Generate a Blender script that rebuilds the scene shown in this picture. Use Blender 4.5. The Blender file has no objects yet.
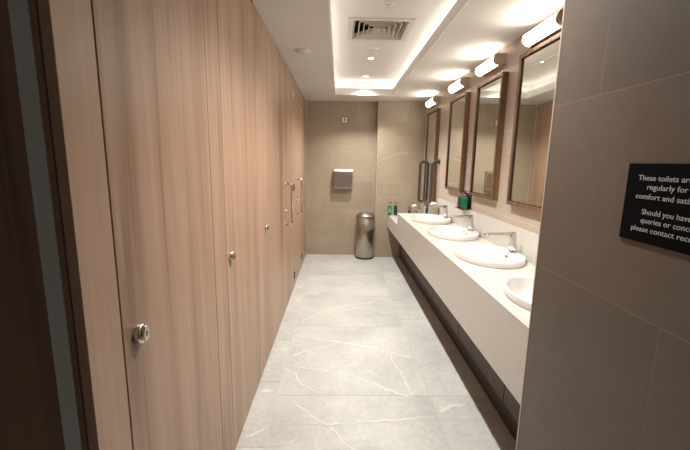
import bpy, bmesh, math, random
from mathutils import Matrix, Vector
random.seed(7)
SC = bpy.context.scene
COL = SC.collection
PI = math.pi

# ------------------------------------------------------------------ camera
cam_data = bpy.data.cameras.new('camera')
cam = bpy.data.objects.new('camera', cam_data)
COL.objects.link(cam)
cam_data.sensor_width = 36.0
cam_data.lens = 364.904 / 690.0 * 36.0
cam_data.clip_start = 0.02
RIGHT = Vector((0.99974198, -0.0155582, 0.01655031))
UP = Vector((-0.01366487, 0.17008665, 0.98533436))
FWD = Vector((0.01814502, 0.98530628, -0.16983017))
mw = Matrix.Identity(4)
for i in range(3):
    mw[i][0] = RIGHT[i]; mw[i][1] = UP[i]; mw[i][2] = -FWD[i]
mw[2][3] = 1.53
cam.matrix_world = mw
SC.camera = cam

# ------------------------------------------------------------------ world, exposure
world = bpy.data.worlds.new('world'); SC.world = world
world.use_nodes = True
world.node_tree.nodes['Background'].inputs[0].default_value = (1.0, 0.97, 0.92, 1)
world.node_tree.nodes['Background'].inputs[1].default_value = 0.115
SC.view_settings.view_transform = 'Standard'
SC.view_settings.look = 'None'
SC.view_settings.gamma = 1.0
SC.view_settings.exposure = 0.12
SC.cycles.max_bounces = 10
SC.cycles.diffuse_bounces = 6
SC.cycles.sample_clamp_indirect = 4.0

# light levels
LED = 15.0            # cove strips (emission)
TUBE = 24.0          # glass wall lamps (emission)
SPOT_W = 120.0        # recessed downlights (watt)
WARM = (1.0, 0.925, 0.79)
WARM2 = (1.0, 0.955, 0.89)

# ------------------------------------------------------------------ the place (metres; camera above the origin)
XL = -0.532          # face of the cubicle fronts
XF = 0.79            # front of the vanity and face of the near wall
XM = 1.33            # mirror wall
YN = 1.39            # far corner of the near wall
YJ = 4.834           # where the counter steps down
YB = 5.95            # back wall, left section
YB2 = 5.82           # back wall, right section
XC = 0.594           # corner between the two
ZC = 2.47            # ceiling
ZR = 2.68            # raised ceiling of the recess
ZT = 0.868           # counter top
ZS = 0.713           # low shelf top
ZA = 0.515           # apron bottom

# ------------------------------------------------------------------ materials
def nt(name):
    m = bpy.data.materials.new(name); m.use_nodes = True
    n = m.node_tree; b = n.nodes['Principled BSDF']
    return m, n, b
def node(n, t, **kw):
    x = n.nodes.new(t)
    for k, v in kw.items():
        if k in x.inputs.keys(): x.inputs[k].default_value = v
        else: setattr(x, k, v)
    return x
def rgba(c): return (c[0], c[1], c[2], 1)
def simple(name, col, rough=0.5, metal=0.0, noise=0.0, nscale=20, bump=0.0, coat=0.0, spec=.5):
    m, n, b = nt(name)
    b.inputs['Base Color'].default_value = rgba(col)
    b.inputs['Roughness'].default_value = rough
    b.inputs['Metallic'].default_value = metal
    b.inputs['Specular IOR Level'].default_value = spec
    if coat: b.inputs['Coat Weight'].default_value = coat
    if noise or bump:
        g = node(n, 'ShaderNodeNewGeometry')
        t = node(n, 'ShaderNodeTexNoise', Scale=nscale, Detail=5)
        n.links.new(g.outputs['Position'], t.inputs['Vector'])
        if noise:
            r = node(n, 'ShaderNodeMapRange')
            r.inputs['From Min'].default_value = .3; r.inputs['From Max'].default_value = .7
            r.inputs['To Min'].default_value = 1 - noise; r.inputs['To Max'].default_value = 1 + noise
            n.links.new(t.outputs['Fac'], r.inputs['Value'])
            mx = node(n, 'ShaderNodeVectorMath', operation='SCALE')
            mx.inputs[0].default_value = col
            n.links.new(r.outputs['Result'], mx.inputs['Scale'])
            n.links.new(mx.outputs['Vector'], b.inputs['Base Color'])
        if bump:
            bp = node(n, 'ShaderNodeBump', Strength=bump, Distance=0.002)
            n.links.new(t.outputs['Fac'], bp.inputs['Height'])
            n.links.new(bp.outputs['Normal'], b.inputs['Normal'])
    return m
def emit(name, col, s):
    m, n, b = nt(name)
    b.inputs['Base Color'].default_value = (.9, .9, .9, 1)
    b.inputs['Emission Color'].default_value = rgba(col)
    b.inputs['Emission Strength'].default_value = s
    return m
def wood(name, dark, mid, light, rough=0.42, axis=2, fine=1.0):
    """laminate with a long straight grain along one axis"""
    m, n, b = nt(name)
    g = node(n, 'ShaderNodeNewGeometry'); oi = node(n, 'ShaderNodeObjectInfo')
    off = node(n, 'ShaderNodeVectorMath', operation='SCALE'); off.inputs[0].default_value = (3.1, 7.7, 1.3)
    n.links.new(oi.outputs['Random'], off.inputs['Scale'])
    ad = node(n, 'ShaderNodeVectorMath', operation='ADD')
    n.links.new(g.outputs['Position'], ad.inputs[0]); n.links.new(off.outputs['Vector'], ad.inputs[1])
    def grain(s_across, s_along, detail, dist):
        mp = node(n, 'ShaderNodeMapping')
        sc = [s_across] * 3; sc[axis] = s_along
        mp.inputs['Scale'].default_value = sc
        n.links.new(ad.outputs['Vector'], mp.inputs['Vector'])
        t = node(n, 'ShaderNodeTexNoise', Scale=1.0, Detail=detail, Distortion=dist)
        t.inputs['Roughness'].default_value = .55
        n.links.new(mp.outputs['Vector'], t.inputs['Vector'])
        return t
    a = grain(9 * fine, .45, 5, .6); c = grain(60 * fine, .9, 4, .1)
    mix = node(n, 'ShaderNodeMath', operation='MULTIPLY_ADD')
    n.links.new(c.outputs['Fac'], mix.inputs[0]); mix.inputs[1].default_value = .36
    n.links.new(a.outputs['Fac'], mix.inputs[2])
    r = node(n, 'ShaderNodeValToRGB')
    e = r.color_ramp.elements
    e[0].position = .50; e[0].color = rgba(dark)
    e[1].position = .92; e[1].color = rgba(light)
    q = e.new(.66); q.color = rgba(mid)
    n.links.new(mix.outputs[0], r.inputs['Fac'])
    n.links.new(r.outputs['Color'], b.inputs['Base Color'])
    b.inputs['Roughness'].default_value = rough
    bp = node(n, 'ShaderNodeBump', Strength=.06, Distance=0.001)
    n.links.new(c.outputs['Fac'], bp.inputs['Height']); n.links.new(bp.outputs['Normal'], b.inputs['Normal'])
    return m
def stone_tile(name, base, rough=.45, vary=.06, mott=.10, vein=None, vein_amt=.35, scale=3.0):
    """porcelain stone tile: each tile its own tint, soft mottling, optional pale veins and the 'vein' attribute"""
    m, n, b = nt(name)
    g = node(n, 'ShaderNodeNewGeometry')
    off = node(n, 'ShaderNodeVectorMath', operation='SCALE'); off.inputs[0].default_value = (13.1, 5.7, 9.3)
    n.links.new(g.outputs['Random Per Island'], off.inputs['Scale'])
    ad = node(n, 'ShaderNodeVectorMath', operation='ADD')
    n.links.new(g.outputs['Position'], ad.inputs[0]); n.links.new(off.outputs['Vector'], ad.inputs[1])
    t1 = node(n, 'ShaderNodeTexNoise', Scale=scale, Detail=8); t1.inputs['Roughness'].default_value = .6
    t2 = node(n, 'ShaderNodeTexNoise', Scale=scale * 14, Detail=4)
    for t in (t1, t2): n.links.new(ad.outputs['Vector'], t.inputs['Vector'])
    s = node(n, 'ShaderNodeMath', operation='MULTIPLY_ADD')
    n.links.new(t2.outputs['Fac'], s.inputs[0]); s.inputs[1].default_value = .45; n.links.new(t1.outputs['Fac'], s.inputs[2])
    r = node(n, 'ShaderNodeMapRange')
    r.inputs['From Min'].default_value = .45; r.inputs['From Max'].default_value = 1.0
    r.inputs['To Min'].default_value = 1 - mott; r.inputs['To Max'].default_value = 1 + mott
    n.links.new(s.outputs[0], r.inputs['Value'])
    tv = node(n, 'ShaderNodeMapRange')
    tv.inputs['To Min'].default_value = 1 - vary; tv.inputs['To Max'].default_value = 1 + vary
    n.links.new(g.outputs['Random Per Island'], tv.inputs['Value'])
    mu = node(n, 'ShaderNodeMath', operation='MULTIPLY')
    n.links.new(r.outputs['Result'], mu.inputs[0]); n.links.new(tv.outputs['Result'], mu.inputs[1])
    col = node(n, 'ShaderNodeVectorMath', operation='SCALE'); col.inputs[0].default_value = base
    n.links.new(mu.outputs[0], col.inputs['Scale'])
    out = col.outputs['Vector']
    if vein:
        w = node(n, 'ShaderNodeTexNoise', Scale=scale * .55, Detail=5, Distortion=.6); w.inputs['Roughness'].default_value = .5
        n.links.new(ad.outputs['Vector'], w.inputs['Vector'])
        d = node(n, 'ShaderNodeMath', operation='SUBTRACT'); n.links.new(w.outputs['Fac'], d.inputs[0]); d.inputs[1].default_value = .5
        ab = node(n, 'ShaderNodeMath', operation='ABSOLUTE'); n.links.new(d.outputs[0], ab.inputs[0])
        mr = node(n, 'ShaderNodeMapRange'); mr.inputs['From Min'].default_value = 0; mr.inputs['From Max'].default_value = .006
        mr.inputs['To Min'].default_value = vein_amt; mr.inputs['To Max'].default_value = 0
        n.links.new(ab.outputs[0], mr.inputs['Value'])
        at = node(n, 'ShaderNodeAttribute', attribute_name='vein')
        sm = node(n, 'ShaderNodeMath', operation='MAXIMUM')
        n.links.new(mr.outputs['Result'], sm.inputs[0]); n.links.new(at.outputs['Fac'], sm.inputs[1])
        mx = node(n, 'ShaderNodeMix', data_type='RGBA')
        n.links.new(sm.outputs[0], mx.inputs['Factor']); n.links.new(out, mx.inputs['A'])
        mx.inputs['B'].default_value = rgba(vein)
        out = mx.outputs['Result']
    n.links.new(out, b.inputs['Base Color'])
    b.inputs['Roughness'].default_value = rough
    bp = node(n, 'ShaderNodeBump', Strength=.05, Distance=0.001)
    n.links.new(t2.outputs['Fac'], bp.inputs['Height']); n.links.new(bp.outputs['Normal'], b.inputs['Normal'])
    return m
def quartz(name, base, speck):
    m, n, b = nt(name)
    g = node(n, 'ShaderNodeNewGeometry')
    v = node(n, 'ShaderNodeTexVoronoi', Scale=42.0); n.links.new(g.outputs['Position'], v.inputs['Vector'])
    t = node(n, 'ShaderNodeTexNoise', Scale=9.0, Detail=4); n.links.new(g.outputs['Position'], t.inputs['Vector'])
    mr = node(n, 'ShaderNodeMapRange'); mr.inputs['From Min'].default_value = .10; mr.inputs['From Max'].default_value = .22
    mr.inputs['To Min'].default_value = .75; mr.inputs['To Max'].default_value = 0
    n.links.new(v.outputs['Distance'], mr.inputs['Value'])
    gate = node(n, 'ShaderNodeMath', operation='GREATER_THAN'); gate.inputs[1].default_value = .52
    n.links.new(t.outputs['Fac'], gate.inputs[0])
    mu = node(n, 'ShaderNodeMath', operation='MULTIPLY'); n.links.new(mr.outputs['Result'], mu.inputs[0]); n.links.new(gate.outputs[0], mu.inputs[1])
    mx = node(n, 'ShaderNodeMix', data_type='RGBA'); n.links.new(mu.outputs[0], mx.inputs['Factor'])
    mx.inputs['A'].default_value = rgba(base); mx.inputs['B'].default_value = rgba(speck)
    n.links.new(mx.outputs['Result'], b.inputs['Base Color'])
    b.inputs['Roughness'].default_value = .28
    return m

M = {}
M['door_wood'] = wood('door_wood', (.235, .138, .092), (.365, .228, .156), (.45, .297, .212))
M['shaded_door_wood'] = wood('shaded_door_wood', (.17, .10, .07), (.25, .15, .106), (.31, .195, .14), rough=.5)  # same wood as the doors, with the jamb's shade put into darker colours
M['frame_wood'] = wood('frame_wood', (.09, .045, .025), (.165, .085, .046), (.25, .135, .075), rough=.38, fine=2)
M['base_wood'] = wood('base_wood', (.05, .033, .025), (.072, .048, .037), (.095, .066, .051), rough=.5)  # tone lowered so the space under the counter falls into deeper shade
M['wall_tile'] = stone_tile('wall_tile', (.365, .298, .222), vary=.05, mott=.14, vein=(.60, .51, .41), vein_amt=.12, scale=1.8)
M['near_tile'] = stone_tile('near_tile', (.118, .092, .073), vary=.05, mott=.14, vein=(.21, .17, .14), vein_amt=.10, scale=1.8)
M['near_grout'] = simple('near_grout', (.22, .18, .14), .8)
M['mirror_grout'] = simple('mirror_grout', (.64, .57, .50), .8)
M['wall_grout'] = simple('wall_grout', (.47, .40, .31), .8)
M['mirror_tile'] = stone_tile('mirror_tile', (.47, .39, .325), vary=.05, mott=.08, scale=3)
M['floor_tile'] = stone_tile('floor_tile', (.49, .492, .462), rough=.40, vary=.03, mott=.22, vein=(.86, .83, .75), vein_amt=.16, scale=2.2)
M['floor_grout'] = simple('floor_grout', (.58, .565, .52), .6)
M['paint'] = simple('ceiling_paint', (.64, .615, .59), .85, noise=.015, nscale=3)
M['white_paint'] = simple('recess_paint', (.76, .74, .71), .8)
M['trim_metal'] = simple('trim_metal', (.56, .50, .42), .4, .3)
M['grey_strip'] = simple('grey_strip', (.60, .60, .575), .5)
M['quartz'] = quartz('quartz', (.585, .555, .51), (.28, .24, .20))
M['ceramic'] = simple('ceramic', (.78, .77, .74), .12, coat=.3)
M['chrome'] = simple('chrome', (.62, .61, .60), .13, 1.0)
M['brushed'] = simple('brushed_steel', (.44, .405, .36), .32, 1.0, noise=.06, nscale=60)
M['nickel'] = simple('satin_nickel', (.66, .60, .52), .25, 1.0)
M['mirror'] = simple('mirror_glass', (.86, .88, .84), .015, 1.0)
M['black'] = simple('black_plastic', (.015, .014, .014), .35)
M['dark_gap'] = simple('dark_backing', (.012, .010, .009), .9)
M['rail'] = simple('grey_rail', (.075, .078, .076), .38, .35)
M['sign'] = simple('sign_black', (.0035, .0035, .0038), .8, noise=.2, nscale=90, spec=.05)
M['letter'] = simple('sign_letters', (.52, .52, .51), .5)
M['white_plastic'] = simple('white_plastic', (.80, .78, .74), .4)
M['vent'] = simple('vent_metal', (.68, .64, .58), .45)
M['throat'] = simple('vent_throat', (.05, .045, .04), .8)
M['green'] = simple('green_bottle', (.012, .16, .085), .2, coat=.5)
M['dark_green'] = simple('dark_green_bottle', (.008, .055, .05), .2, coat=.5)
M['label_green'] = simple('bottle_label', (.09, .36, .22), .5)
M['amber'] = simple('tan_collar', (.50, .31, .15), .4)
M['tissue'] = simple('tissue_paper', (.88, .87, .85), .9)
M['taupe'] = simple('taupe_box', (.36, .29, .23), .5)
M['red_brown'] = simple('red_brown', (.20, .09, .06), .5)
M['kick'] = simple('kick_board', (.04, .024, .018), .6)  # reddish brown taken near black to deepen the shade at the floor
M['led'] = emit('led_light', WARM2, LED)
M['tube'] = emit('lamp_glass', WARM, TUBE)
M['lens'] = emit('downlight_lens', (1, .95, .86), 14.0)

# ------------------------------------------------------------------ mesh helpers
def box(bm, x0, y0, z0, x1, y1, z1, bev=0.0, mi=0, seg=2):
    r = bmesh.ops.create_cube(bm, size=1)
    vs = r['verts']
    for v in vs:
        v.co = Vector((x0 + (v.co.x + .5) * (x1 - x0), y0 + (v.co.y + .5) * (y1 - y0), z0 + (v.co.z + .5) * (z1 - z0)))
    fs = set(f for v in vs for f in v.link_faces)
    for f in fs: f.material_index = mi
    if bev:
        es = list(set(e for v in vs for e in v.link_edges))
        bmesh.ops.bevel(bm, geom=es, offset=bev, segments=seg, affect='EDGES', profile=.5, material=-1)
def tube(bm, pts, r, n=14, cap=True, mi=0):
    """a round bar along a polyline (parallel-transport frames)"""
    pts = [Vector(p) for p in pts]
    rs = r if isinstance(r, (list, tuple)) else [r] * len(pts)
    t0 = (pts[1] - pts[0]).normalized()
    u = t0.orthogonal().normalized()
    rings = []; prev = t0
    for i, p in enumerate(pts):
        if i == 0: t = t0
        elif i == len(pts) - 1: t = (pts[i] - pts[i - 1]).normalized()
        else: t = ((pts[i] - pts[i - 1]).normalized() + (pts[i + 1] - pts[i]).normalized()).normalized()
        u = prev.rotation_difference(t) @ u
        u = (u - t * u.dot(t)).normalized(); w = t.cross(u); prev = t
        rings.append([bm.verts.new(p + (u * math.cos(a) + w * math.sin(a)) * rs[i]) for a in [2 * PI * k / n for k in range(n)]])
    for a, b in zip(rings, rings[1:]):
        for k in range(n):
            f = bm.faces.new((a[k], a[(k + 1) % n], b[(k + 1) % n], b[k])); f.smooth = True; f.material_index = mi
    if cap:
        for ring, rev in ((rings[0], True), (rings[-1], False)):
            f = bm.faces.new(list(reversed(ring)) if rev else ring); f.material_index = mi
def loft(bm, loops, close_first=False, close_last=False, mi=0, smooth=True):
    rings = [[bm.verts.new(Vector(p)) for p in L] for L in loops]
    n = len(rings[0])
    for a, b in zip(rings, rings[1:]):
        for k in range(n):
            f = bm.faces.new((a[k], a[(k + 1) % n], b[(k + 1) % n], b[k])); f.smooth = smooth; f.material_index = mi
    if close_first: bm.faces.new(list(reversed(rings[0]))).material_index = mi
    if close_last: bm.faces.new(rings[-1]).material_index = mi
    return rings
def lathe(bm, prof, c=(0, 0, 0), n=32, axis='Z', mi=0, caps=(True, True)):
    loops = []
    for r, h in prof:
        L = []
        for k in range(n):
            a = 2 * PI * k / n
            p = (r * math.cos(a), r * math.sin(a), h)
            if axis == 'X': p = (h, r * math.cos(a), r * math.sin(a))
            elif axis == 'Y': p = (r * math.sin(a), h, r * math.cos(a))
            L.append((p[0] + c[0], p[1] + c[1], p[2] + c[2]))
        loops.append(L)
    loft(bm, loops, caps[0], caps[1], mi)
def bend(a, b, c, r, n=6):
    """points rounding the corner b of a-b-c"""
    a, b, c = Vector(a), Vector(b), Vector(c)
    p = b + (a - b).normalized() * r; q = b + (c - b).normalized() * r
    return [tuple((1 - t) ** 2 * p + 2 * t * (1 - t) * b + t * t * q) for t in [i / n for i in range(n + 1)]]
def new(name, bm, mats, parent=None, auto=True):
    bmesh.ops.recalc_face_normals(bm, faces=bm.faces[:])
    me = bpy.data.meshes.new(name); bm.to_mesh(me); bm.free()
    for m in (mats if isinstance(mats, (list, tuple)) else [mats]): me.materials.append(m if not isinstance(m, str) else M[m])
    o = bpy.data.objects.new(name, me); COL.objects.link(o)
    if parent is not None: o.parent = parent
    return o
def thing(name, label, cat, loc=(0, 0, 0), group=None, rz=0.0):
    o = bpy.data.objects.new(name, None); COL.objects.link(o)
    o.empty_display_size = .05
    o.location = loc; o.rotation_euler = (0, 0, rz)
    return tag(o, label, cat, group)
def tag(o, label, cat, group=None):
    o['label'] = label; o['category'] = cat
    if group: o['group'] = group
    return o
def struct(o):
    o['kind'] = 'structure'; return o
def copy_tree(o, parent=None):
    c = o.copy(); COL.objects.link(c)
    if parent is not None: c.parent = parent
    for ch in list(o.children): copy_tree(ch, c)
    return c
def BM(): return bmesh.new()

# ------------------------------------------------------------------ structure: floor
G = .0022            # joint width
def tiles(bm, fixed, val, depth, rows, gap=G):
    """thin tile slabs on a plane. fixed: 0 -> X=val plane, 1 -> Y=val, 2 -> Z=val. depth signed towards the room.
    rows: list of (v0, v1, [u joints])"""
    for v0, v1, us in rows:
        for u0, u1 in zip(us, us[1:]):
            a0, a1, b0, b1 = u0 + gap / 2, u1 - gap / 2, v0 + gap / 2, v1 - gap / 2
            w0, w1 = sorted((val - depth, val))
            if fixed == 0: box(bm, w0, a0, b0, w1, a1, b1)
            elif fixed == 1: box(bm, a0, w0, b0, a1, w1, b1)
            else: box(bm, b0, a0, w0, b1, a1, w1)

VEINS = [
    (0.006, [(-0.40, 5.30), (-0.07, 5.43), (0.32, 5.62)]),
    (0.007, [(-0.29, 4.95), (0.02, 5.09), (0.30, 5.25)]),
    (0.010, [(-0.39, 4.10), (-0.20, 4.15), (-0.03, 4.23)]),
    (0.005, [(-0.38, 3.28), (-0.25, 3.45), (-0.15, 3.59), (0.15, 3.76), (0.46, 3.87)]),
    (0.005, [(-0.23, 3.60), (0.01, 3.61), (0.32, 3.71), (0.45, 3.58), (0.60, 3.54)]),
    (0.008, [(0.66, 5.24), (0.82, 5.16)]),
    (0.009, [(0.63, 3.86), (0.72, 3.83)]),
    (0.012, [(-0.52, 4.30), (-0.43, 4.29)]),
    (0.008, [(-0.39, 3.05), (-0.10, 2.97), (0.05, 2.92), (0.28, 2.85), (0.37, 2.82), (0.53, 2.72), (0.63, 2.65)]),
    (0.006, [(-0.40, 2.69), (-0.17, 2.81), (0.05, 2.92)]),
    (0.006, [(-0.41, 2.59), (-0.26, 2.53), (0.00, 2.47), (0.13, 2.42), (0.24, 2.35), (0.35, 2.27), (0.51, 2.18)]),
    (0.005, [(-0.41, 2.53), (-0.30, 2.44), (-0.24, 2.33), (-0.07, 2.18)]),
    (0.006, [(-0.32, 2.16), (-0.21, 2.06), (-0.12, 1.97), (-0.04, 1.92), (0.09, 1.94), (0.21, 1.96), (0.38, 1.97), (0.62, 2.00)]),
    (0.014, [(0.65, 2.04), (0.74, 2.10), (0.84, 2.12)]),
    (0.004, [(0.84, 2.12), (1.00, 2.10)]),
    (0.003, [(-0.35, 1.93), (-0.20, 1.93), (-0.04, 1.92)]),
    (0.005, [(-0.04, 1.92), (0.04, 1.80), (0.11, 1.73)]),
    (0.004, [(-0.39, 1.77), (-0.29, 1.77), (-0.19, 1.82)]),
    (0.014, [(-0.53, 2.25), (-0.48, 2.25), (-0.42, 2.23)]),
    (0.007, [(-0.53, 1.82), (-0.47, 1.85), (-0.41, 1.88)]),
    (0.004, [(-0.47, 1.85), (-0.45, 1.98)]),
    (0.004, [(0.40, 2.79), (0.44, 2.64), (0.49, 2.37), (0.52, 2.18)]),
    (0.005, [(0.64, 2.40), (0.72, 2.39), (0.86, 2.36)]),
]

bm = BM()
tiles(bm, 2, 0.0, .01, [
    (-1.32, -.39, [-1.6, -.9, .1, .715]),
    (XL - .02, -.39, [.735, 1.15, 1.75, 2.35, 2.957, 3.558, 4.25, 4.92, 5.55, 6.0]),
    (-.39, .625, [-1.6, -.8, .2, 1.2, 2.2, 3.23, 4.03, 4.83, 5.63, 6.0]),
    (.625, 1.36, [-1.6, -.2, 1.0, 2.2, 3.4, 4.6, 5.3, 6.0])])
n_tile_faces = len(bm.faces)
layer = bm.verts.layers.float.new('vein')
def vein(width, pts, z=.0006):
    rnd = random.Random(len(pts) * 97 + int(pts[0][0] * 1000))
    P = [Vector((p[0], p[1], z)) for p in pts]
    Q = []
    for a, b in zip(P, P[1:]):
        k = max(2, int((b - a).length / .035))
        for i in range(k): Q.append(a.lerp(b, i / k))
    Q.append(P[-1])
    rings = []
    for i, p in enumerate(Q):
        t = (Q[min(i + 1, len(Q) - 1)] - Q[max(i - 1, 0)]).normalized()
        nn = Vector((-t.y, t.x, 0))
        p = p + nn * rnd.uniform(-.009, .009)
        w = width * rnd.uniform(.4, 1.5) * 1.05
        f = min(1, (i + .3) / 2.5, (len(Q) - 1 - i + .3) / 2.5)
        ring = []
        for s, v in ((-1, 0.0), (-.35, .8), (.35, .8), (1, 0.0)):
            x = bm.verts.new(p + nn * w * s); x[layer] = v * f * rnd.uniform(.3, 1.0); ring.append(x)
        rings.append(ring)
    for a, b in zip(rings, rings[1:]):
        for k in range(3): bm.faces.new((a[k], a[k + 1], b[k + 1], b[k]))
for i, (w, pts) in enumerate(VEINS): vein(w, pts, .0004 + i * .00006)
box(bm, -1.4, -1.7, -.12, 1.5, 6.1, -.0025, mi=1)
floor = struct(new('floor', bm, ['floor_tile', 'floor_grout']))

# ------------------------------------------------------------------ structure: ceiling with its lit recess
RX0, RX1, RY0, RY1 = -.082, .75, 1.0, 5.40           # the opening
CX0, CX1, CY0, CY1 = -.215, .885, .87, 5.535         # the cavity above
LIP = .085
bm = BM()
for (x0, y0, x1, y1) in ((-1.4, -1.7, RX0, 6.1), (RX1, -1.7, 1.5, 6.1), (RX0, -1.7, RX1, RY0), (RX0, RY1, RX1, 6.1)):
    box(bm, x0, y0, ZC, x1, y1, ZC + LIP)
struct(new('ceiling', bm, 'paint'))
bm = BM()                                            # the plaster lip round the opening
t = .012
for (x0, y0, x1, y1) in ((RX0, RY0, RX0 + t, RY1), (RX1 - t, RY0, RX1, RY1), (RX0 + t, RY0, RX1 - t, RY0 + t), (RX0 + t, RY1 - t, RX1 - t, RY1)):
    box(bm, x0, y0, ZC - .002, x1, y1, ZC + LIP + .004)
struct(new('trim_1', bm, 'white_paint'))
bm = BM()                                            # raised ceiling and cavity sides
VX, VY, VH = .332, 3.45, .232
for (x0, y0, x1, y1) in ((CX0 - .1, CY0 - .1, VX - VH, CY1 + .1), (VX + VH, CY0 - .1, CX1 + .1, CY1 + .1), (VX - VH, CY0 - .1, VX + VH, VY - VH), (VX - VH, VY + VH, VX + VH, CY1 + .1)):
    box(bm, x0, y0, ZR, x1, y1, ZR + .08)
for (x0, y0, x1, y1) in ((CX0 - .06, CY0 - .06, CX0, CY1 + .06), (CX1, CY0 - .06, CX1 + .06, CY1 + .06), (CX0, CY0 - .06, CX1, CY0), (CX0, CY1, CX1, CY1 + .06)):
    box(bm, x0, y0, ZC + LIP, x1, y1, ZR)
struct(new('ceiling', bm, 'white_paint'))

# ------------------------------------------------------------------ structure: walls
bm = BM()                                            # back wall, left section, rows of .457 m
rz = [0, .31, .767, 1.224, 1.698, 2.155, ZC]
ju = [[-.285], [.116], [-.30, .55], [-.148], [-.326], [.283]]
tiles(bm, 1, YB, -.01, [(rz[i], rz[i + 1], [-.60] + ju[i] + [XC + .02]) for i in range(6)], gap=.003)
box(bm, -.7, YB + .0003, 0, XC + .02, YB + .15, ZC, mi=1)
struct(new('wall_back', bm, ['wall_tile', 'wall_grout']))
bm = BM()                                            # right section, a step forward, with an access hatch cut into its tiles
ju = [[1.2], [.80], [], [.95], [.86], [1.05]]
tiles(bm, 1, YB2, -.01, [(rz[i], rz[i + 1], [XC] + ju[i] + [XM + .02]) for i in (0, 1, 3, 4, 5)], gap=.003)
tiles(bm, 1, YB2, -.01, [(.767, 1.03, [XC, 1.01, XM + .02]), (1.03, 1.224, [XC, .715, 1.01, XM + .02])], gap=.003)
box(bm, XC, YB2 + .0003, 0, XM + .02, YB + .15, ZC, mi=1)
lay = bm.verts.layers.float.new('vein')
prev = None
for x, z, w in ((.60, 1.55, .002), (.66, 1.575, .004), (.74, 1.60, .006), (.80, 1.625, .004), (.88, 1.66, .006), (.96, 1.675, .004), (1.04, 1.685, .005), (1.10, 1.69, .001)):
    row = []
    for sx, v in ((-1.6, 0), (-.5, .75), (.5, .75), (1.6, 0)):
        q = bm.verts.new((x, YB2 - .0006, z + sx * w)); q[lay] = v; row.append(q)
    if prev:
        for k in range(3): bm.faces.new((prev[k], prev[k + 1], row[k + 1], row[k]))
    prev = row
struct(new('wall_back', bm, ['wall_tile', 'wall_grout']))

bm = BM()                                            # mirror wall: courses of .166 m
z = -.04; k = 0; rows = []
while z < ZC:
    us = [YN - .02]; y = YN + (.62 if k % 2 else .3)
    while y < YB2 - .05: us.append(y); y += .62
    us.append(YB2)
    rows.append((max(z, 0), min(z + .1665, ZC), us)); z += .1665; k += 1
tiles(bm, 0, XM, -.01, rows, gap=.003)
box(bm, XM + .0003, YN - .02, 0, XM + .14, YB2, ZC, mi=1)
struct(new('wall_right', bm, ['mirror_tile', 'mirror_grout']))

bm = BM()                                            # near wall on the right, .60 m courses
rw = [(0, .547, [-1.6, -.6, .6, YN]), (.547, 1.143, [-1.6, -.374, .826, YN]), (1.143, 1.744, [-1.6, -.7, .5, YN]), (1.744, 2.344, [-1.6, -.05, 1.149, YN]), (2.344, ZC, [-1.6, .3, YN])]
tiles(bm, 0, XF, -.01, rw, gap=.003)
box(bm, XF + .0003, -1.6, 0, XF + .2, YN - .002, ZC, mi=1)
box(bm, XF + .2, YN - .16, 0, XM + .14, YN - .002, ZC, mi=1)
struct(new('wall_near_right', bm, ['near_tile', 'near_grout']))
bm = BM()
box(bm, XF - .0015, YN - .002, 0, XF + .012, YN + .006, ZC, bev=.001)
struct(new('trim_2', bm, 'trim_metal'))
bm = BM()
box(bm, XL + .004, YB - .006, 0, XL + .016, YB - .0005, ZC, bev=.001)
struct(new('trim_3', bm, 'trim_metal'))
bm = BM()
box(bm, XC - .004, YB2 - .003, 0, XC + .004, YB2 + .006, ZC, bev=.001)
struct(new('trim_4', bm, 'trim_metal'))

bm = BM()                                            # dark carcass behind the cubicle fronts
box(bm, XL - .20, .765, 0, XL - .024, 6.05, ZC)
struct(new('wall_left', bm, 'dark_gap'))
bm = BM()                                            # entrance jamb in door wood, shade put into its colour, beyond it the lobby
box(bm, -1.33, .729, 0, XL - .0235, .765, ZC)
box(bm, -1.40, -1.6, 0, -1.33, .765, ZC)
struct(new('wall_lobby', bm, 'shaded_door_wood'))
bm = BM()
box(bm, -.602, .7255, 0, -.567, .7295, ZC, bev=.001)
struct(new('trim_5', bm, 'grey_strip'))

# ------------------------------------------------------------------ cubicle fronts
DT = .022            # leaf thickness
ZD0, ZD1 = .012, ZC - .003
def front_panel(y0, y1, label, gap=.0045):
    bm = BM()
    box(bm, XL - DT, y0 + gap / 2, ZD0, XL, y1 - gap / 2, ZD1, bev=.0012, seg=1)
    # skirting return at the foot
    o = new('pilaster_panel', bm, 'door_wood')
    return tag(o, label, 'panel', 'fixed panels between the cubicle doors')
def turn_lock(parent):
    """round rose with an oval turn piece and dark indicator slot; local frame: x out of the door"""
    bm = BM()
    lathe(bm, [(.0262, 0), (.0268, .002), (.0268, .013), (.0255, .0152), (.0235, .0160), (.012, .0162)], axis='X', n=36)
    rose = new('lock_rose', bm, 'nickel', parent)
    bm = BM()
    lathe(bm, [(.015, .0163), (.0148, .0185), (.013, .019)], axis='X', n=24)
    loops = []
    for h, s in ((.0188, .92), (.0200, 1.0), (.0225, 1.0), (.0240, .88)):
        loops.append([(h, .0225 * s * math.sin(a) * .62, .0225 * s * math.cos(a)) for a in [2 * PI * k / 32 for k in range(32)]])
    loft(bm, loops, True, True)
    new('turn_piece', bm, 'nickel', rose)
    bm = BM()
    box(bm, .0236, -.0035, -.007, .0246, .0035, .007, bev=.0004)
    new('coin_slot', bm, 'black', rose)
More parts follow.
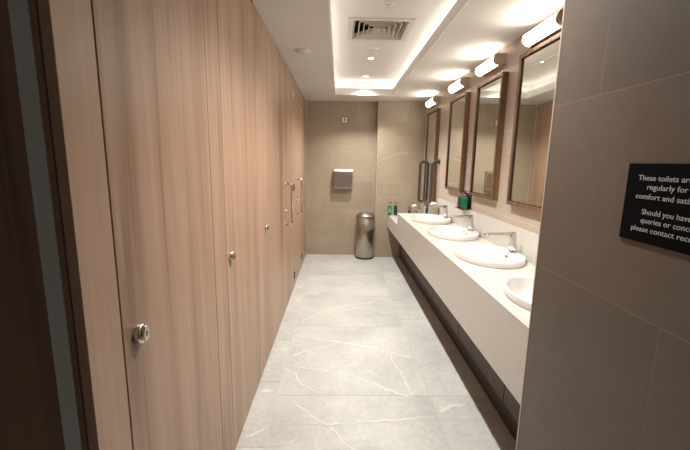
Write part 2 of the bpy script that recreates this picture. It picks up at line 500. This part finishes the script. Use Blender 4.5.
def pull_handle(parent, z0, z1, off=.062):
    bm = BM()
    p = [(0, 0, z1)] + bend((0, 0, z1), (off, 0, z1), (off, 0, z0), .028) + bend((off, 0, z1), (off, 0, z0), (0, 0, z0), .028) + [(0, 0, z0)]
    tube(bm, p, .011, n=14)
    h = new('pull_handle', bm, 'chrome', parent)
    for z in (z0, z1):
        bm = BM(); lathe(bm, [(.015, 0), (.015, .004), (.011, .006)], c=(0, 0, z), axis='X', n=20)
        new('handle_rose', bm, 'chrome', h)
def hinge(parent, y, z, m='black'):
    bm = BM()
    box(bm, 0, -.016, -.042, .005, .016, .042, bev=.0015)
    tube(bm, [(.006, .004, -.042), (.006, .004, .042)], .006, n=10)
    for zz in (-.026, 0, .026): lathe(bm, [(.0035, .005), (.003, .0065)], c=(0, -.009, zz), axis='X', n=10)
    o = new('hinge', bm, m, parent)
    o.location = (0, y, z)
def cubicle_door(y0, y1, label, lock_y, lock_z, handle=None, hinges=(), small=False):
    t = thing('cubicle_door', label, 'door', (XL, y0, 0), 'tall wooden cubicle doors')
    bm = BM()
    box(bm, -DT, .0028, ZD0, 0, y1 - y0 - .0022, ZD1, bev=.0012, seg=1)
    new('door_leaf', bm, 'door_wood', t)
    if small:
        bm = BM(); lathe(bm, [(.016, 0), (.016, .006), (.013, .009)], axis='X', n=24)
        lathe(bm, [(.006, .008), (.006, .018), (.011, .02), (.011, .026), (.008, .028)], axis='X', n=20)
        o = new('lock_rose', bm, 'nickel', t); o.location = (0, lock_y - y0, lock_z)
    else:
        e = bpy.data.objects.new('turn_lock', None)
        # rose carries turn piece and slot
        n0 = len(bpy.data.objects)
        bpy.data.objects.remove(e)
        before = set(t.children)
        turn_lock(t)
        for ch in t.children:
            if ch not in before: ch.location = (0, lock_y - y0, lock_z)
    if handle:
        hy, z0, z1 = handle
        before = set(t.children); pull_handle(t, z0, z1)
        for ch in t.children:
            if ch not in before: ch.location = (0, hy - y0, 0)
    for hy, hz, hm in hinges: hinge(t, hy - y0, hz, hm)
    # top pivot at the hinge side
    bm = BM(); box(bm, .0, y1 - y0 - .03, ZD1 - .02, .004, y1 - y0 - .008, ZD1 - .004, bev=.001)
    new('top_pivot', bm, 'black', t)
    return t
front_panel(.7295, .855, 'narrow wooden panel at the near end, beside the dark entrance jamb')
cubicle_door(.855, 1.533, 'nearest wooden cubicle door, with the largest round metal lock near its edge', .921, 1.07)
front_panel(1.533, 1.706, 'narrow wooden panel between the nearest cubicle door and the second one')
cubicle_door(1.706, 2.37, 'second wooden cubicle door from the entrance, with a round metal lock and no handle', 1.763, 1.062)
front_panel(2.37, 2.60, 'narrow wooden panel between the second and third cubicle doors')
cubicle_door(2.60, 3.27, 'third wooden cubicle door from the entrance, with a small round metal lock', 2.632, 1.046)
front_panel(3.27, 3.45, 'narrow wooden panel just before the first door with a long pull handle')
cubicle_door(3.45, 4.31, 'fourth cubicle door from the entrance, with the nearer of the two long chrome pull handles', 3.571, 1.05,
             (3.655, .90, 1.31), ((4.292, 2.28, 'nickel'), (4.292, 1.23, 'black'), (4.292, .16, 'black')), small=True)
front_panel(4.31, 4.50, 'narrow wooden panel between the two doors with long pull handles')
cubicle_door(4.50, 5.20, 'farthest cubicle door, nearest the back wall, with a long chrome pull handle', 4.545, 1.05,
             (4.60, .88, 1.31), ((5.182, 2.25, 'nickel'), (5.182, .16, 'black')), small=True)
front_panel(5.20, YB - .002, 'wide wooden end panel between the farthest cubicle door and the back wall')

# ------------------------------------------------------------------ vanity counter
SINKS = [1.71, 2.54, 3.38, 4.22]
SX, SA, SB = 1.083, .228, .297
vt = thing('vanity_counter', 'long pale stone vanity counter running along the mirror wall to the back wall', 'counter', (0, 0, 0))
def top_with_holes(x0, y0, x1, y1, z0, z1, holes):
    bm = BM()
    edges = []
    def ring(pts):
        vs = [bm.verts.new((p[0], p[1], z1)) for p in pts]
        for a, b in zip(vs, vs[1:] + vs[:1]): edges.append(bm.edges.new((a, b)))
    ring([(x0, y0), (x1, y0), (x1, y1), (x0, y1)])
    for cx, cy, a, b in holes:
        ring([(cx + a * math.cos(2 * PI * k / 48), cy + b * math.sin(2 * PI * k / 48)) for k in range(48)])
    bmesh.ops.triangle_fill(bm, edges=edges, use_beauty=True, use_dissolve=False)
    r = bmesh.ops.extrude_face_region(bm, geom=bm.faces[:])
    for v in r['geom']:
        if isinstance(v, bmesh.types.BMVert): v.co.z = z0
    return bm
XB = XM - .002       # back edge of the stone, against the tiles
Y0 = YN + .008
new('counter_top', top_with_holes(XF, Y0, XB, YJ, ZT - .02, ZT, [(SX, y, SA - .02, SB - .02) for y in SINKS]), 'quartz', vt)
bm = BM(); box(bm, XF, Y0, ZA, XF + .02, YJ, ZT - .0205, bev=.0008, seg=1)
new('apron', bm, 'quartz', vt)
bm = BM(); box(bm, XB - .013, Y0, ZT + .0003, XB, YJ, ZT + .210, bev=.001)
new('backsplash', bm, 'quartz', vt)
bm = BM(); box(bm, XF + .0205, Y0, ZA, 1.001, YJ - .021, ZA + .015)
new('underside', bm, 'base_wood', vt)
bm = BM(); box(bm, XF + .021, YJ - .02, ZA, XB, YJ, ZT - .021)
new('end_panel', bm, 'quartz', vt)
LS = (1.09, 5.36, .20, .225)
YE = YB2 - .0015
new('low_shelf', top_with_holes(XF, YJ + .0005, XB, YE, ZS - .02, ZS, [(LS[0], LS[1], LS[2] - .02, LS[3] - .02)]), 'quartz', vt)
bm = BM(); box(bm, XF, YJ + .0005, ZA, XF + .02, YE, ZS - .0205, bev=.0008, seg=1)
new('low_apron', bm, 'quartz', vt)
bm = BM(); box(bm, XB - .013, YJ + .0005, ZS + .0003, XB, YE, ZT + .03, bev=.001)
new('backsplash', bm, 'quartz', vt)
bm = BM(); box(bm, XF + .0205, YJ + .0005, ZA, 1.001, YE, ZA + .015)
new('underside', bm, 'base_wood', vt)

# cabinet below, set back: brown doors, reddish kick board, colours darkened for deeper shade
ct = thing('vanity_cabinet', 'brown cabinet with shadow gaps set back below the stone counter', 'cabinet', (1.0, Y0, 0))
bm = BM(); box(bm, .024, 0, .0, .25, YE - Y0, ZA - .001)
new('carcass', bm, 'dark_gap', ct)
gy = [Y0, 1.96, 2.805, 3.65, 4.49, 5.33, YE]
for a, b in zip(gy, gy[1:]):
    bm = BM(); box(bm, 0, a - Y0 + .004, .127, .0235, b - Y0 - .004, ZA - .002, bev=.0012, seg=1)
    new('door', bm, 'base_wood', ct)
bm = BM(); box(bm, .012, .001, .002, .0235, YE - Y0 - .001, .122, bev=.001, seg=1)
new('kick_board', bm, 'kick', ct)

# ------------------------------------------------------------------ basins and taps
def basin(y, x, z, a, b, label, small=1.0):
    t = thing('wash_basin', label, 'sink', (x, y, z), 'white oval basins in the counter')
    N = 56
    def E(cx, ea, eb, h): return [(cx + ea * math.cos(2 * PI * k / N), eb * math.sin(2 * PI * k / N), h) for k in range(N)]
    bm = BM()
    io = -.032; ia = a - .050; ib = b - .030
    L = [E(0, a - .006, b - .006, .0008), E(0, a - .001, b - .001, .008), E(0, a, b, .036), E(0, a - .0015, b - .0015, .0405), E(0, a - .006, b - .006, .0425),
         E(io, ia + .006, ib + .006, .0415), E(io, ia + .001, ib + .001, .039), E(io, ia - .004, ib - .004, .027),
         E(io, ia * .93, ib * .93, -.02), E(io, ia * .80, ib * .80, -.065), E(io, ia * .55, ib * .55, -.092), E(io, ia * .2, ib * .2, -.102)]
    loft(bm, L, False, True)
    # outer shell under the counter
    L2 = [E(0, a - .024, b - .024, .0006), E(0, a - .035, b - .035, -.03), E(io, ia * .9, ib * .9, -.08), E(io, ia * .6, ib * .6, -.112)]
    loft(bm, L2, False, True)
    new('bowl', bm, 'ceramic', t)
    bm = BM(); lathe(bm, [(.024, 0), (.026, .002), (.02, .004), (.006, .0035)], c=(io, 0, -.1015), n=28)
    new('waste', bm, 'chrome', t)
    bm = BM()
    xo = io + (ia - .004) * .985
    box(bm, xo - .010, -.016, .002, xo - .004, .016, .017, bev=.0028)
    ov = new('overflow', bm, 'chrome', t)
    bm = BM(); box(bm, xo - .0115, -.011, .005, xo - .0098, .011, .014, bev=.0007)
    new('overflow_slot', bm, 'black', ov)
    return t
sink_labels = ['nearest white oval basin, half hidden by the near tiled wall',
               'white oval basin shown whole, second from the near tiled wall',
               'third white oval basin from the near wall, below the hanging green bottles',
               'far white oval basin at the high end of the counter, before the step down']
for y, lb in zip(SINKS, sink_labels): basin(y, SX, ZT, SA, SB, lb)
basin(LS[1], LS[0], ZS, LS[2], LS[3], 'low white basin in the dropped shelf by the back wall')

def tap(x, y, z, label, s=1.08):
    t = thing('basin_tap', label, 'tap', (x, y, z), 'chrome taps on the basins')
    bm = BM()
    lathe(bm, [(.027 * s, 0), (.027 * s, .004), (.024 * s, .006)], n=28)
    new('base_ring', bm, 'chrome', t)
    bm = BM()
    N = 24
    def R_(cx, w, d, h, tilt=0.0):
        out = []
        for k in range(N):
            a = 2 * PI * k / N
            ca, sa = math.cos(a), math.sin(a)
            px = math.copysign(abs(ca) ** .7, ca) * w; py = math.copysign(abs(sa) ** .7, sa) * d
            out.append((cx + px, py, h + tilt * px))
        return out
    loft(bm, [R_(0, .024 * s, .022 * s, .005), R_(-.006, .024 * s, .021 * s, .05 * s), R_(-.013, .025 * s, .020 * s, .10 * s), R_(-.019, .027 * s, .019 * s, .130 * s, .1), R_(-.020, .023 * s, .016 * s, .136 * s, .1)], True, True)
    new('body', bm, 'chrome', t)
    bm = BM()
    def S_(px, w, h0, h1):
        return [(px, -w, h0 + .002), (px, -w + .003, h0), (px, w - .003, h0), (px, w, h0 + .002), (px, w, h1 - .003), (px, w - .004, h1), (px, -w + .004, h1), (px, -w, h1 - .003)]
    loft(bm, [S_(-.022 * s, .017 * s, .106 * s, .132 * s), S_(-.07 * s, .017 * s, .114 * s, .132 * s), S_(-.15 * s, .016 * s, .116 * s, .129 * s), S_(-.188 * s, .0155 * s, .110 * s, .125 * s), S_(-.193 * s, .014 * s, .111 * s, .122 * s)], True, True, smooth=False)
    sp = new('spout', bm, 'chrome', t)
    bm = BM(); lathe(bm, [(.0095, 0), (.0095, -.010), (.007, -.0115)], c=(-.178 * s, 0, .1125 * s), n=18)
    new('aerator', bm, 'nickel', sp)
    bm = BM(); lathe(bm, [(.005, 0), (.005, .0015)], c=(0, 0, 0), n=14, axis='X')
    o = new('sensor_window', bm, 'black', t); o.location = (-.0325, 0, .055)
    return t
tap(1.256, 1.71, ZT + .0425, 'chrome tap of the nearest basin, standing behind the near tiled wall')
tap(1.256, 2.535, ZT + .0425, 'chrome tap on the rim of the nearest fully seen basin')
tap(1.256, 3.375, ZT + .0425, 'chrome tap below the hanging green bottles, on the third basin')
tap(1.256, 4.20, ZT + .0425, 'chrome tap on the far basin before the counter steps down')
tap(1.275, 5.62, ZS + .0008, 'far chrome tap on the low shelf by the back wall', .95)

# ------------------------------------------------------------------ mirrors and wall lamps
def mirror(y0, y1, z0, z1, label):
    d, w = .05, .026
    t = thing('wall_mirror', label, 'mirror', (XM, (y0 + y1) / 2, z0), 'wood framed mirrors over the basins')
    h = (y1 - y0) / 2; H = z1 - z0
    bm = BM()
    box(bm, -d, -h, 0, -.0006, -h + w, H, bev=.0015); box(bm, -d, h - w, 0, -.0006, h, H, bev=.0015)
    box(bm, -d, -h + w, 0, -.0006, h - w, w, bev=.0015); box(bm, -d, -h + w, H - w, -.0006, h - w, H, bev=.0015)
    new('frame', bm, 'frame_wood', t)
    bm = BM()
    for a in ((-h + w, w, -h + w + .006, H - w), (h - w - .006, w, h - w, H - w), (-h + w, w, h - w, w + .006), (-h + w, H - w - .006, h - w, H - w)):
        box(bm, -.042, a[0], a[1], -.036, a[2], a[3])
    new('inner_bead', bm, 'dark_gap', t)
    bm = BM(); box(bm, -.036, -h + w, w, -.030, h - w, H - w)
    new('glass', bm, 'mirror', t)
    return t
MZ0, MZ1 = 1.235, 2.255
mirror(2.20, 2.76, MZ0, MZ1 + .045, 'nearest wood framed mirror, cut off by the near tiled wall')
mirror(3.02, 3.57, MZ0, MZ1, 'wood framed mirror reflecting the hand towel unit, second from the near wall')
mirror(3.86, 4.42, MZ0, MZ1, 'wood framed mirror left of the hanging green bottles, third from the near wall')
mirror(4.98, 5.54, .945, MZ1, 'far wood framed mirror between two grey grab rails')
def wall_lamp(yc, label, first=[None]):
    if first[0] is not None:
        c = copy_tree(first[0]); c.location.y = yc; c['label'] = label; return c
    t = thing('wall_lamp', label, 'lamp', (XM, yc, 2.365), 'tube lamps over the mirrors')
    L, r, ax = .205, .041, -.062
    bm = BM(); box(bm, -.014, -L + .01, -.022, -.0006, L - .01, .022, bev=.003)
    new('back_plate', bm, 'nickel', t)
    bm = BM()
    lathe(bm, [(r * .96, -L + .0165), (r, -L + .02), (r, L - .02), (r * .96, L - .0165)], c=(ax, 0, 0), axis='Y', n=32)
    new('glass_tube', bm, 'tube', t)
    bm = BM()                                        # metal reflector shell round the wall side of the glass
    arc = [(ax + (r + .003) * math.cos(a), (r + .003) * math.sin(a)) for a in [math.radians(-86 + 172 * k / 20) for k in range(21)]]
    arc2 = [(ax + (r + .0045) * math.cos(a), (r + .0045) * math.sin(a)) for a in [math.radians(86 - 172 * k / 20) for k in range(21)]]
    pts = arc + arc2
    loft(bm, [[(p[0], -L + .0165, p[1]) for p in pts], [(p[0], L - .0165, p[1]) for p in pts]], True, True, smooth=False)
    new('reflector', bm, 'white_plastic', t)
    for s in (-1, 1):
        bm = BM()
        R = r + .004
        pts = [(-.001, R), (ax, R)] + [(ax - R * math.sin(a), R * math.cos(a)) for a in [PI * k / 20 for k in range(1, 20)]] + [(ax, -R), (-.001, -R)]
        y_a, y_b = (-L, -L + .016) if s < 0 else (L - .016, L)
        loft(bm, [[(p[0], y_a, p[1]) for p in pts], [(p[0], y_b, p[1]) for p in pts]], True, True, smooth=False)
        new('end_cap', bm, 'nickel', t)
    first[0] = t
    return t
wall_lamp(2.43, 'nearest glass tube wall lamp, above the mirror cut off by the near wall')
wall_lamp(3.29, 'second glass tube wall lamp from the near wall')
wall_lamp(4.12, 'third glass tube wall lamp from the near wall')
wall_lamp(5.22, 'farthest glass tube wall lamp, above the mirror with grab rails')
wall_lamp(1.64, 'glass tube wall lamp out of sight behind the near tiled wall')

def grab_rail(y, z0, z1, label):
    t = thing('grab_rail', label, 'grab rail', (XM, y, (z0 + z1) / 2), 'grey grab rails beside the far mirror')
    h = (z1 - z0) / 2; o = -.098
    bm = BM()
    p = [(-.006, 0, h)] + bend((0, 0, h), (o, 0, h), (o, 0, -h), .05, 8) + bend((o, 0, h), (o, 0, -h), (0, 0, -h), .05, 8) + [(-.006, 0, -h)]
    tube(bm, p, .020, n=18)
    new('bar', bm, 'rail', t)
    for z in (h, -h):
        bm = BM(); lathe(bm, [(.040, -.0006), (.040, -.008), (.034, -.011), (.02, -.0115)], c=(0, 0, z), axis='X', n=28)
        new('flange', bm, 'rail', t)
    return t
grab_rail(4.885, .965, 1.555, 'grey vertical grab rail on the near side of the far mirror')
grab_rail(5.60, .955, 1.555, 'grey vertical grab rail on the far side of the far mirror')

# ------------------------------------------------------------------ bottles, tissue boxes
def pump_bottle(name, label, loc, body, collar, w, h, square, label_mat=None, group=None, rz=0):
    t = thing(name, label, 'bottle', loc, group, rz)
    bm = BM()
    N = 28
    def R_(r, z, p):
        out = []
        for k in range(N):
            a = 2 * PI * k / N; c, s = math.cos(a), math.sin(a)
            q = (abs(c) ** p + abs(s) ** p) ** (-1 / p)
            out.append((c * q * r, s * q * r, z))
        return out
    p = 7 if square else 2
    loft(bm, [R_(w * .94, 0, p), R_(w, .004, p), R_(w, h * .93, p), R_(w * .88, h * .975, p), R_(w * .45, h, 2.2)], True, True)
    new('bottle_body', bm, body, t)
    if label_mat:
        bm = BM()
        a0, a1 = PI * 1.08, PI * 1.92
        pts = [a0 + (a1 - a0) * k / 16 for k in range(17)]
        def S(z): return [bm.verts.new((math.cos(a) * (w + .0006), math.sin(a) * (w + .0006), z)) for a in pts]
        lo, hi = S(h * .28), S(h * .68)
        for k in range(16): bm.faces.new((lo[k], lo[k + 1], hi[k + 1], hi[k])).smooth = True
        new('bottle_label', bm, label_mat, t)
    bm = BM(); lathe(bm, [(w * .42, h), (w * .42, h + .016), (w * .36, h + .019)], n=20)
    new('collar', bm, collar, t)
    bm = BM()
    lathe(bm, [(.0045, h + .018), (.0045, h + .030)], n=12)
    lathe(bm, [(.011, h + .029), (.012, h + .032), (.012, h + .042), (.009, h + .044)], n=16)
    tube(bm, [(0, -.006, h + .037), (0, -.030, h + .037), (0, -.036, h + .032)], [.0052, .0048, .0042], n=10)
    new('pump', bm, 'black', t)
    return t
gh = ZS + .0006
pump_bottle('pump_bottle', 'left green pump bottle with a paler label on the low shelf by the back wall', (.806, 5.70, gh), 'green', 'amber', .029, .165, False, 'label_green', 'pump bottles on the low shelf', .5)
pump_bottle('pump_bottle', 'right dark teal pump bottle on the low shelf by the back wall', (.899, 5.70, gh), 'dark_green', 'amber', .026, .16, False, 'black', 'pump bottles on the low shelf', .4)
br = thing('bottle_bracket', 'black wall bracket holding two green bottles between the mirrors', 'bracket', (XM, 3.735, 1.075))
bm = BM(); box(bm, -.008, -.115, .0, -.0006, .115, .165, bev=.0015)
new('back_plate', bm, 'black', br)
bm = BM(); box(bm, -.095, -.105, .0, -.0082, .105, .006, bev=.0015)
new('shelf', bm, 'black', br)
for s in (-1, 1):
    bm = BM()
    y = s * .066
    tube(bm, [(-.008, y - .02, .185), (-.034, y - .02, .185), (-.034, y + .02, .185), (-.008, y + .02, .185)], .0022, n=8)
    tube(bm, [(-.008, y, .155), (-.008, y, .187)], .004, n=8)
    new('neck_clip', bm, 'black', br)
pump_bottle('wall_soap_bottle', 'nearer hanging square green soap bottle between the mirrors', (XM - .052, 3.668, 1.0815), 'green', 'amber', .028, .125, True, None, 'green soap bottles on the wall', -.4)
pump_bottle('wall_soap_bottle', 'farther hanging square green soap bottle between the mirrors', (XM - .052, 3.800, 1.0815), 'green', 'amber', .028, .125, True, None, 'green soap bottles on the wall', -.4)

def tissue_box(loc, label, s, h):
    t = thing('tissue_box', label, 'tissue box', loc, 'tissue boxes by the taps')
    bm = BM(); box(bm, -s, -s, 0, s, s, h, bev=.004)
    new('holder', bm, 'taupe', t)
    bm = BM(); N = 26; rnd = random.Random(int(h * 1e4)); loops = []
    for (f, z) in ((.62, .0005), (.72, .012), (.80, .024), (.55, .036), (.25, .044)):
        loops.append([(math.cos(a) * s * f * (1 + rnd.uniform(-.22, .22)), math.sin(a) * s * f * (1 + rnd.uniform(-.22, .22)), h + z + rnd.uniform(-.004, .004) * (z > .001)) for a in [2 * PI * k / N for k in range(N)]])
    loft(bm, loops, True, True)
    new('tissue', bm, 'tissue', t)
tissue_box((1.242, 4.745, ZT + .0006), 'taupe box with white tissue behind the tap at the end of the high counter', .055, .118)
tissue_box((1.205, 5.745, ZS + .0006), 'taupe box with white tissue in the corner of the low shelf', .055, .128)
pump_bottle('small_bottle', 'small dark green bottle beside the tissue box at the end of the high counter', (1.168, 4.79, ZT + .0006), 'dark_green', 'black', .016, .085, False, None, 'small bottles beside the tissue boxes')
pump_bottle('small_bottle', 'small dark green bottle beside the tissue box on the low shelf', (1.125, 5.745, ZS + .0006), 'dark_green', 'black', .018, .09, False, None, 'small bottles beside the tissue boxes')

# ------------------------------------------------------------------ back wall: towel unit, pictogram, hatch, bin
t = thing('hand_towel_dispenser', 'stainless steel hand towel dispenser on the back wall', 'dispenser', (.068, YB, 1.112))
w, h, d = .150, .31, .10
bm = BM()
prof = [(-.0006, 0), (-d * .86, 0), (-d, .02), (-d, h - .040), (-d * .86, h - .008), (-d * .78, h), (-.0006, h)]
loft(bm, [[(-w, y, z) for y, z in prof], [(w, y, z) for y, z in prof]], True, True, smooth=False)
new('casing', bm, 'brushed', t)
bm = BM(); box(bm, -w + .018, -d - .004, .045, w - .018, -d - .0003, h - .072, bev=.002)
fp = new('front_panel', bm, 'brushed', t)
bm = BM(); lathe(bm, [(.006, -.0041), (.006, -.0055), (.004, -.006)], c=(0, -d, h - .09), axis='Y', n=14)
new('key_lock', bm, 'black', fp)
bm = BM(); box(bm, -w + .03, -d * .84, -.0012, w - .03, -d * .5, -.0002)
new('towel_slot', bm, 'black', t)
bm = BM(); box(bm, -w + .012, -d - .0035, .012, w - .012, -d + .001, .032, bev=.001)
new('lower_lip', bm, 'nickel', t)

t = thing('pictogram_plate', 'small square pictogram plate high on the back wall', 'sign', (.074, YB, 2.182))
bm = BM(); box(bm, -.058, -.006, -.052, .058, -.0006, .052, bev=.0015)
new('plate', bm, 'red_brown', t)
bm = BM(); box(bm, -.043, -.0085, -.040, .043, -.0062, .040, bev=.001)
fc = new('face', bm, 'white_plastic', t)
bm = BM()                                            # standing figure: head, body with spread arms and legs
def slab(pts):
    loft(bm, [[(x, -.0096, z) for x, z in pts], [(x, -.0086, z) for x, z in pts]], True, True, smooth=False)
slab([(.007 * math.cos(a), .025 + .007 * math.sin(a)) for a in [2 * PI * k / 14 for k in range(14)]])
slab([(-.006, .016), (.006, .016), (.007, -.006), (-.007, -.006)])
slab([(-.006, .015), (-.0065, .008), (-.022, -.012), (-.026, -.009)]); slab([(.006, .015), (.026, -.009), (.022, -.012), (.0065, .008)])
slab([(-.007, -.006), (-.0005, -.006), (-.009, -.032), (-.015, -.032)]); slab([(.007, -.006), (.015, -.032), (.009, -.032), (.0005, -.006)])
new('pictogram', bm, 'black', fc)

t = thing('access_hatch', 'flush tiled access hatch in the back wall above the low shelf', 'hatch', (.8625, YB2, 1.03))
bm = BM()
for a in ((-.1465, .001, -.1405, .193), (.1405, .001, .1465, .193), (-.1405, .001, .1405, .006), (-.1405, .188, .1405, .193)):
    box(bm, a[0], -.0022, a[1], a[2], .0008, a[3])
new('hatch_frame', bm, 'wall_grout', t)
bm = BM(); box(bm, -.1395, -.0030, .0075, .1395, .0008, .1865, bev=.0008, seg=1)
new('hatch_panel', bm, 'wall_tile', t)

t = thing('waste_bin', 'tall round stainless steel waste bin standing in front of the back wall', 'bin', (.432, 5.785, .0008))
bm = BM(); lathe(bm, [(.146, 0), (.152, .004), (.152, .022), (.148, .024)], n=56)
new('base', bm, 'black', t)
bm = BM(); lathe(bm, [(.146, .0235), (.150, .026), (.150, .652), (.147, .655)], n=64)
new('body', bm, 'brushed', t)
bm = BM(); lathe(bm, [(.150, .656), (.1535, .659), (.1535, .692), (.150, .699), (.138, .712), (.10, .736), (.055, .749)], n=64, caps=(True, True))
ld = new('lid', bm, 'brushed', t)
bm = BM(); lathe(bm, [(.054, .7495), (.050, .7535), (.02, .758), (.004, .759)], n=40)
new('push_flap', bm, 'chrome', ld)

# ------------------------------------------------------------------ ceiling fittings
t = thing('air_vent', 'square louvred air vent in the raised ceiling', 'vent', (.332, 3.45, ZR))
bm = BM()
def frame_ring(o0, z0, o1, z1, th=.004):
    """a sloping square ring between half-sizes o0 (at z0) and o1 (at z1)"""
    def sq(o, z): return [(-o, -o, z), (o, -o, z), (o, o, z), (-o, o, z)]
    loft(bm, [sq(o0, z0), sq(o1, z1), sq(o1 - th, z1), sq(o0 - th, z0), sq(o0, z0)], smooth=False)
frame_ring(.275, -.0006, .275, -.009, .046)
new('vent_frame', bm, 'vent', t)
bm = BM()
for a in ((-.231, -.231, .0, .231, -.228, .10), (-.231, .228, .0, .231, .231, .10), (-.231, -.228, .0, -.228, .228, .10), (.228, -.228, .0, .231, .228, .10), (-.231, -.231, .10, .231, .231, .104)):
    box(bm, *a)
new('vent_throat', bm, 'dark_gap', t)
for k in range(5):
    bm = BM()
    o = .226 - k * .043
    frame_ring(o, -.004, o - .013, .04, .0045)
    new('louvre', bm, 'vent', t)
bm = BM(); box(bm, -.014, -.014, -.004, .014, .014, .09, bev=.002)
new('vent_core', bm, 'vent', t)

def downlight(x, y, label, first=[None]):
    if first[0] is not None:
        c = copy_tree(first[0]); c.location.x = x; c.location.y = y; c['label'] = label; return c
    t = thing('downlight', label, 'ceiling light', (x, y, ZR), 'recessed downlights in the raised ceiling')
    bm = BM(); lathe(bm, [(.050, -.0006), (.050, -.004), (.044, -.007), (.036, -.0065), (.032, -.0012)], n=36, caps=(False, False))
    new('bezel', bm, 'chrome', t)
    bm = BM(); lathe(bm, [(.032, -.0008), (.032, -.0022), (.001, -.0024)], n=28)
    new('lens', bm, 'lens', t)
    ld = bpy.data.lights.new('downlight_beam', 'SPOT')
    ld.energy = SPOT_W; ld.color = (1.0, .965, .91); ld.spot_size = math.radians(120); ld.spot_blend = .8; ld.shadow_soft_size = .03
    lo = bpy.data.objects.new('downlight_beam', ld); COL.objects.link(lo); lo.parent = t; lo.location = (0, 0, -.035)
    first[0] = t
    return t
downlight(.339, 4.33, 'recessed downlight next beyond the air vent')
downlight(.339, 5.19, 'farthest recessed downlight, near the end of the lit ceiling recess')
downlight(.339, 2.57, 'recessed downlight overhead, on the near side of the air vent')

downlight(.339, 1.70, 'recessed downlight overhead, nearest the entrance')
t = thing('smoke_detector', 'small round white sensor between the air vent and the downlights', 'detector', (.338, 3.965, ZR))
bm = BM(); lathe(bm, [(.050, -.0006), (.050, -.006), (.042, -.010)], n=36)
new('rim', bm, 'white_plastic', t)
bm = BM(); lathe(bm, [(.026, -.0102), (.024, -.014), (.014, -.018), (.004, -.019)], n=28)
new('dome', bm, 'vent', t)
t = thing('sprinkler_head', 'round white sprinkler head on the near side of the air vent', 'sprinkler', (.338, 2.905, ZR))
bm = BM(); lathe(bm, [(.055, -.0006), (.055, -.004), (.048, -.008), (.022, -.009)], n=36)
new('escutcheon', bm, 'white_plastic', t)
bm = BM()
lathe(bm, [(.011, -.0092), (.011, -.013), (.007, -.015)], n=18)
for s in (-1, 1): tube(bm, [(s * .009, 0, -.012), (s * .012, 0, -.018), (s * .003, 0, -.024)], .0022, n=8)
lathe(bm, [(.017, -.024), (.017, -.026), (.003, -.027)], n=18)
new('nozzle', bm, 'nickel', t)
t = thing('ceiling_speaker', 'round flush speaker grille in the lower ceiling by the cubicles', 'speaker', (-.328, 3.375, ZC))
bm = BM(); lathe(bm, [(.078, -.0006), (.078, -.004), (.072, -.006), (.066, -.0045)], n=44, caps=(False, False))
new('speaker_rim', bm, 'vent', t)
bm = BM(); lathe(bm, [(.066, -.001), (.066, -.0042), (.002, -.0052)], n=40)
new('grille', bm, 'vent', t)

# LED strips lying on the shelf of the recess
def led_strip(x0, y0, x1, y1, label):
    t = thing('led_strip', label, 'light strip', ((x0 + x1) / 2, (y0 + y1) / 2, ZC + LIP), 'light strips hidden in the ceiling recess')
    hx, hy = (x1 - x0) / 2, (y1 - y0) / 2
    bm = BM(); box(bm, -hx, -hy, .0006, hx, hy, .010, bev=.001, seg=1)
    new('channel', bm, 'trim_metal', t)
    bm = BM(); box(bm, -hx + .004, -hy + .004, .0103, hx - .004, hy - .004, .014)
    new('diffuser', bm, 'led', t)
led_strip(CX0 + .03, CY0 + .1, CX0 + .055, CY1 - .06, 'light strip glowing in the left side of the ceiling recess')
led_strip(CX1 - .055, CY0 + .1, CX1 - .03, CY1 - .06, 'light strip glowing in the right side of the ceiling recess')
led_strip(CX0 + .07, CY1 - .055, CX1 - .07, CY1 - .03, 'light strip glowing in the far end of the ceiling recess')

# ------------------------------------------------------------------ sign on the near wall
t = thing('notice_sign', 'black notice with white lettering on the near tiled wall', 'sign', (XF, .838, 1.4385))
bm = BM(); box(bm, -.006, -.150, -.101, -.0006, .150, .101, bev=.001, seg=1)
new('sign_panel', bm, 'sign', t)
LINES = [('These toilets are cleaned', 1.5065), ('regularly for your', 1.4840), ('comfort and satisfaction.', 1.4595),
         ('Should you have any', 1.4205), ('queries or concerns', 1.3985), ('please contact reception.', 1.3760)]
def letter_mesh(body, size, width):
    cu = bpy.data.curves.new('lettering', 'FONT'); cu.body = body; cu.size = size
    cu.align_x = 'CENTER'; cu.align_y = 'CENTER'; cu.extrude = .0003; cu.resolution_u = 3
    tmp = bpy.data.objects.new('lettering', cu); COL.objects.link(tmp)
    dg = bpy.context.evaluated_depsgraph_get(); dg.update()
    me = bpy.data.meshes.new_from_object(tmp.evaluated_get(dg))
    bpy.data.objects.remove(tmp); bpy.data.curves.remove(cu)
    xs = [v.co.x for v in me.vertices]; k = width / (max(xs) - min(xs)); c = (max(xs) + min(xs)) / 2
    for v in me.vertices: v.co.x = (v.co.x - c) * k
    return me
for body, z in LINES:
    me = letter_mesh(body, .0192, .0089 * len(body))
    me.materials.append(M['letter'])
    for v in me.vertices:                            # text runs towards the camera along the wall
        x, y, q = v.co
        v.co = (-.0066 - q, -x, y)
    o = bpy.data.objects.new('lettering', me); COL.objects.link(o); o.parent = t; o.location = (0, 0, z - 1.4385 - .004)
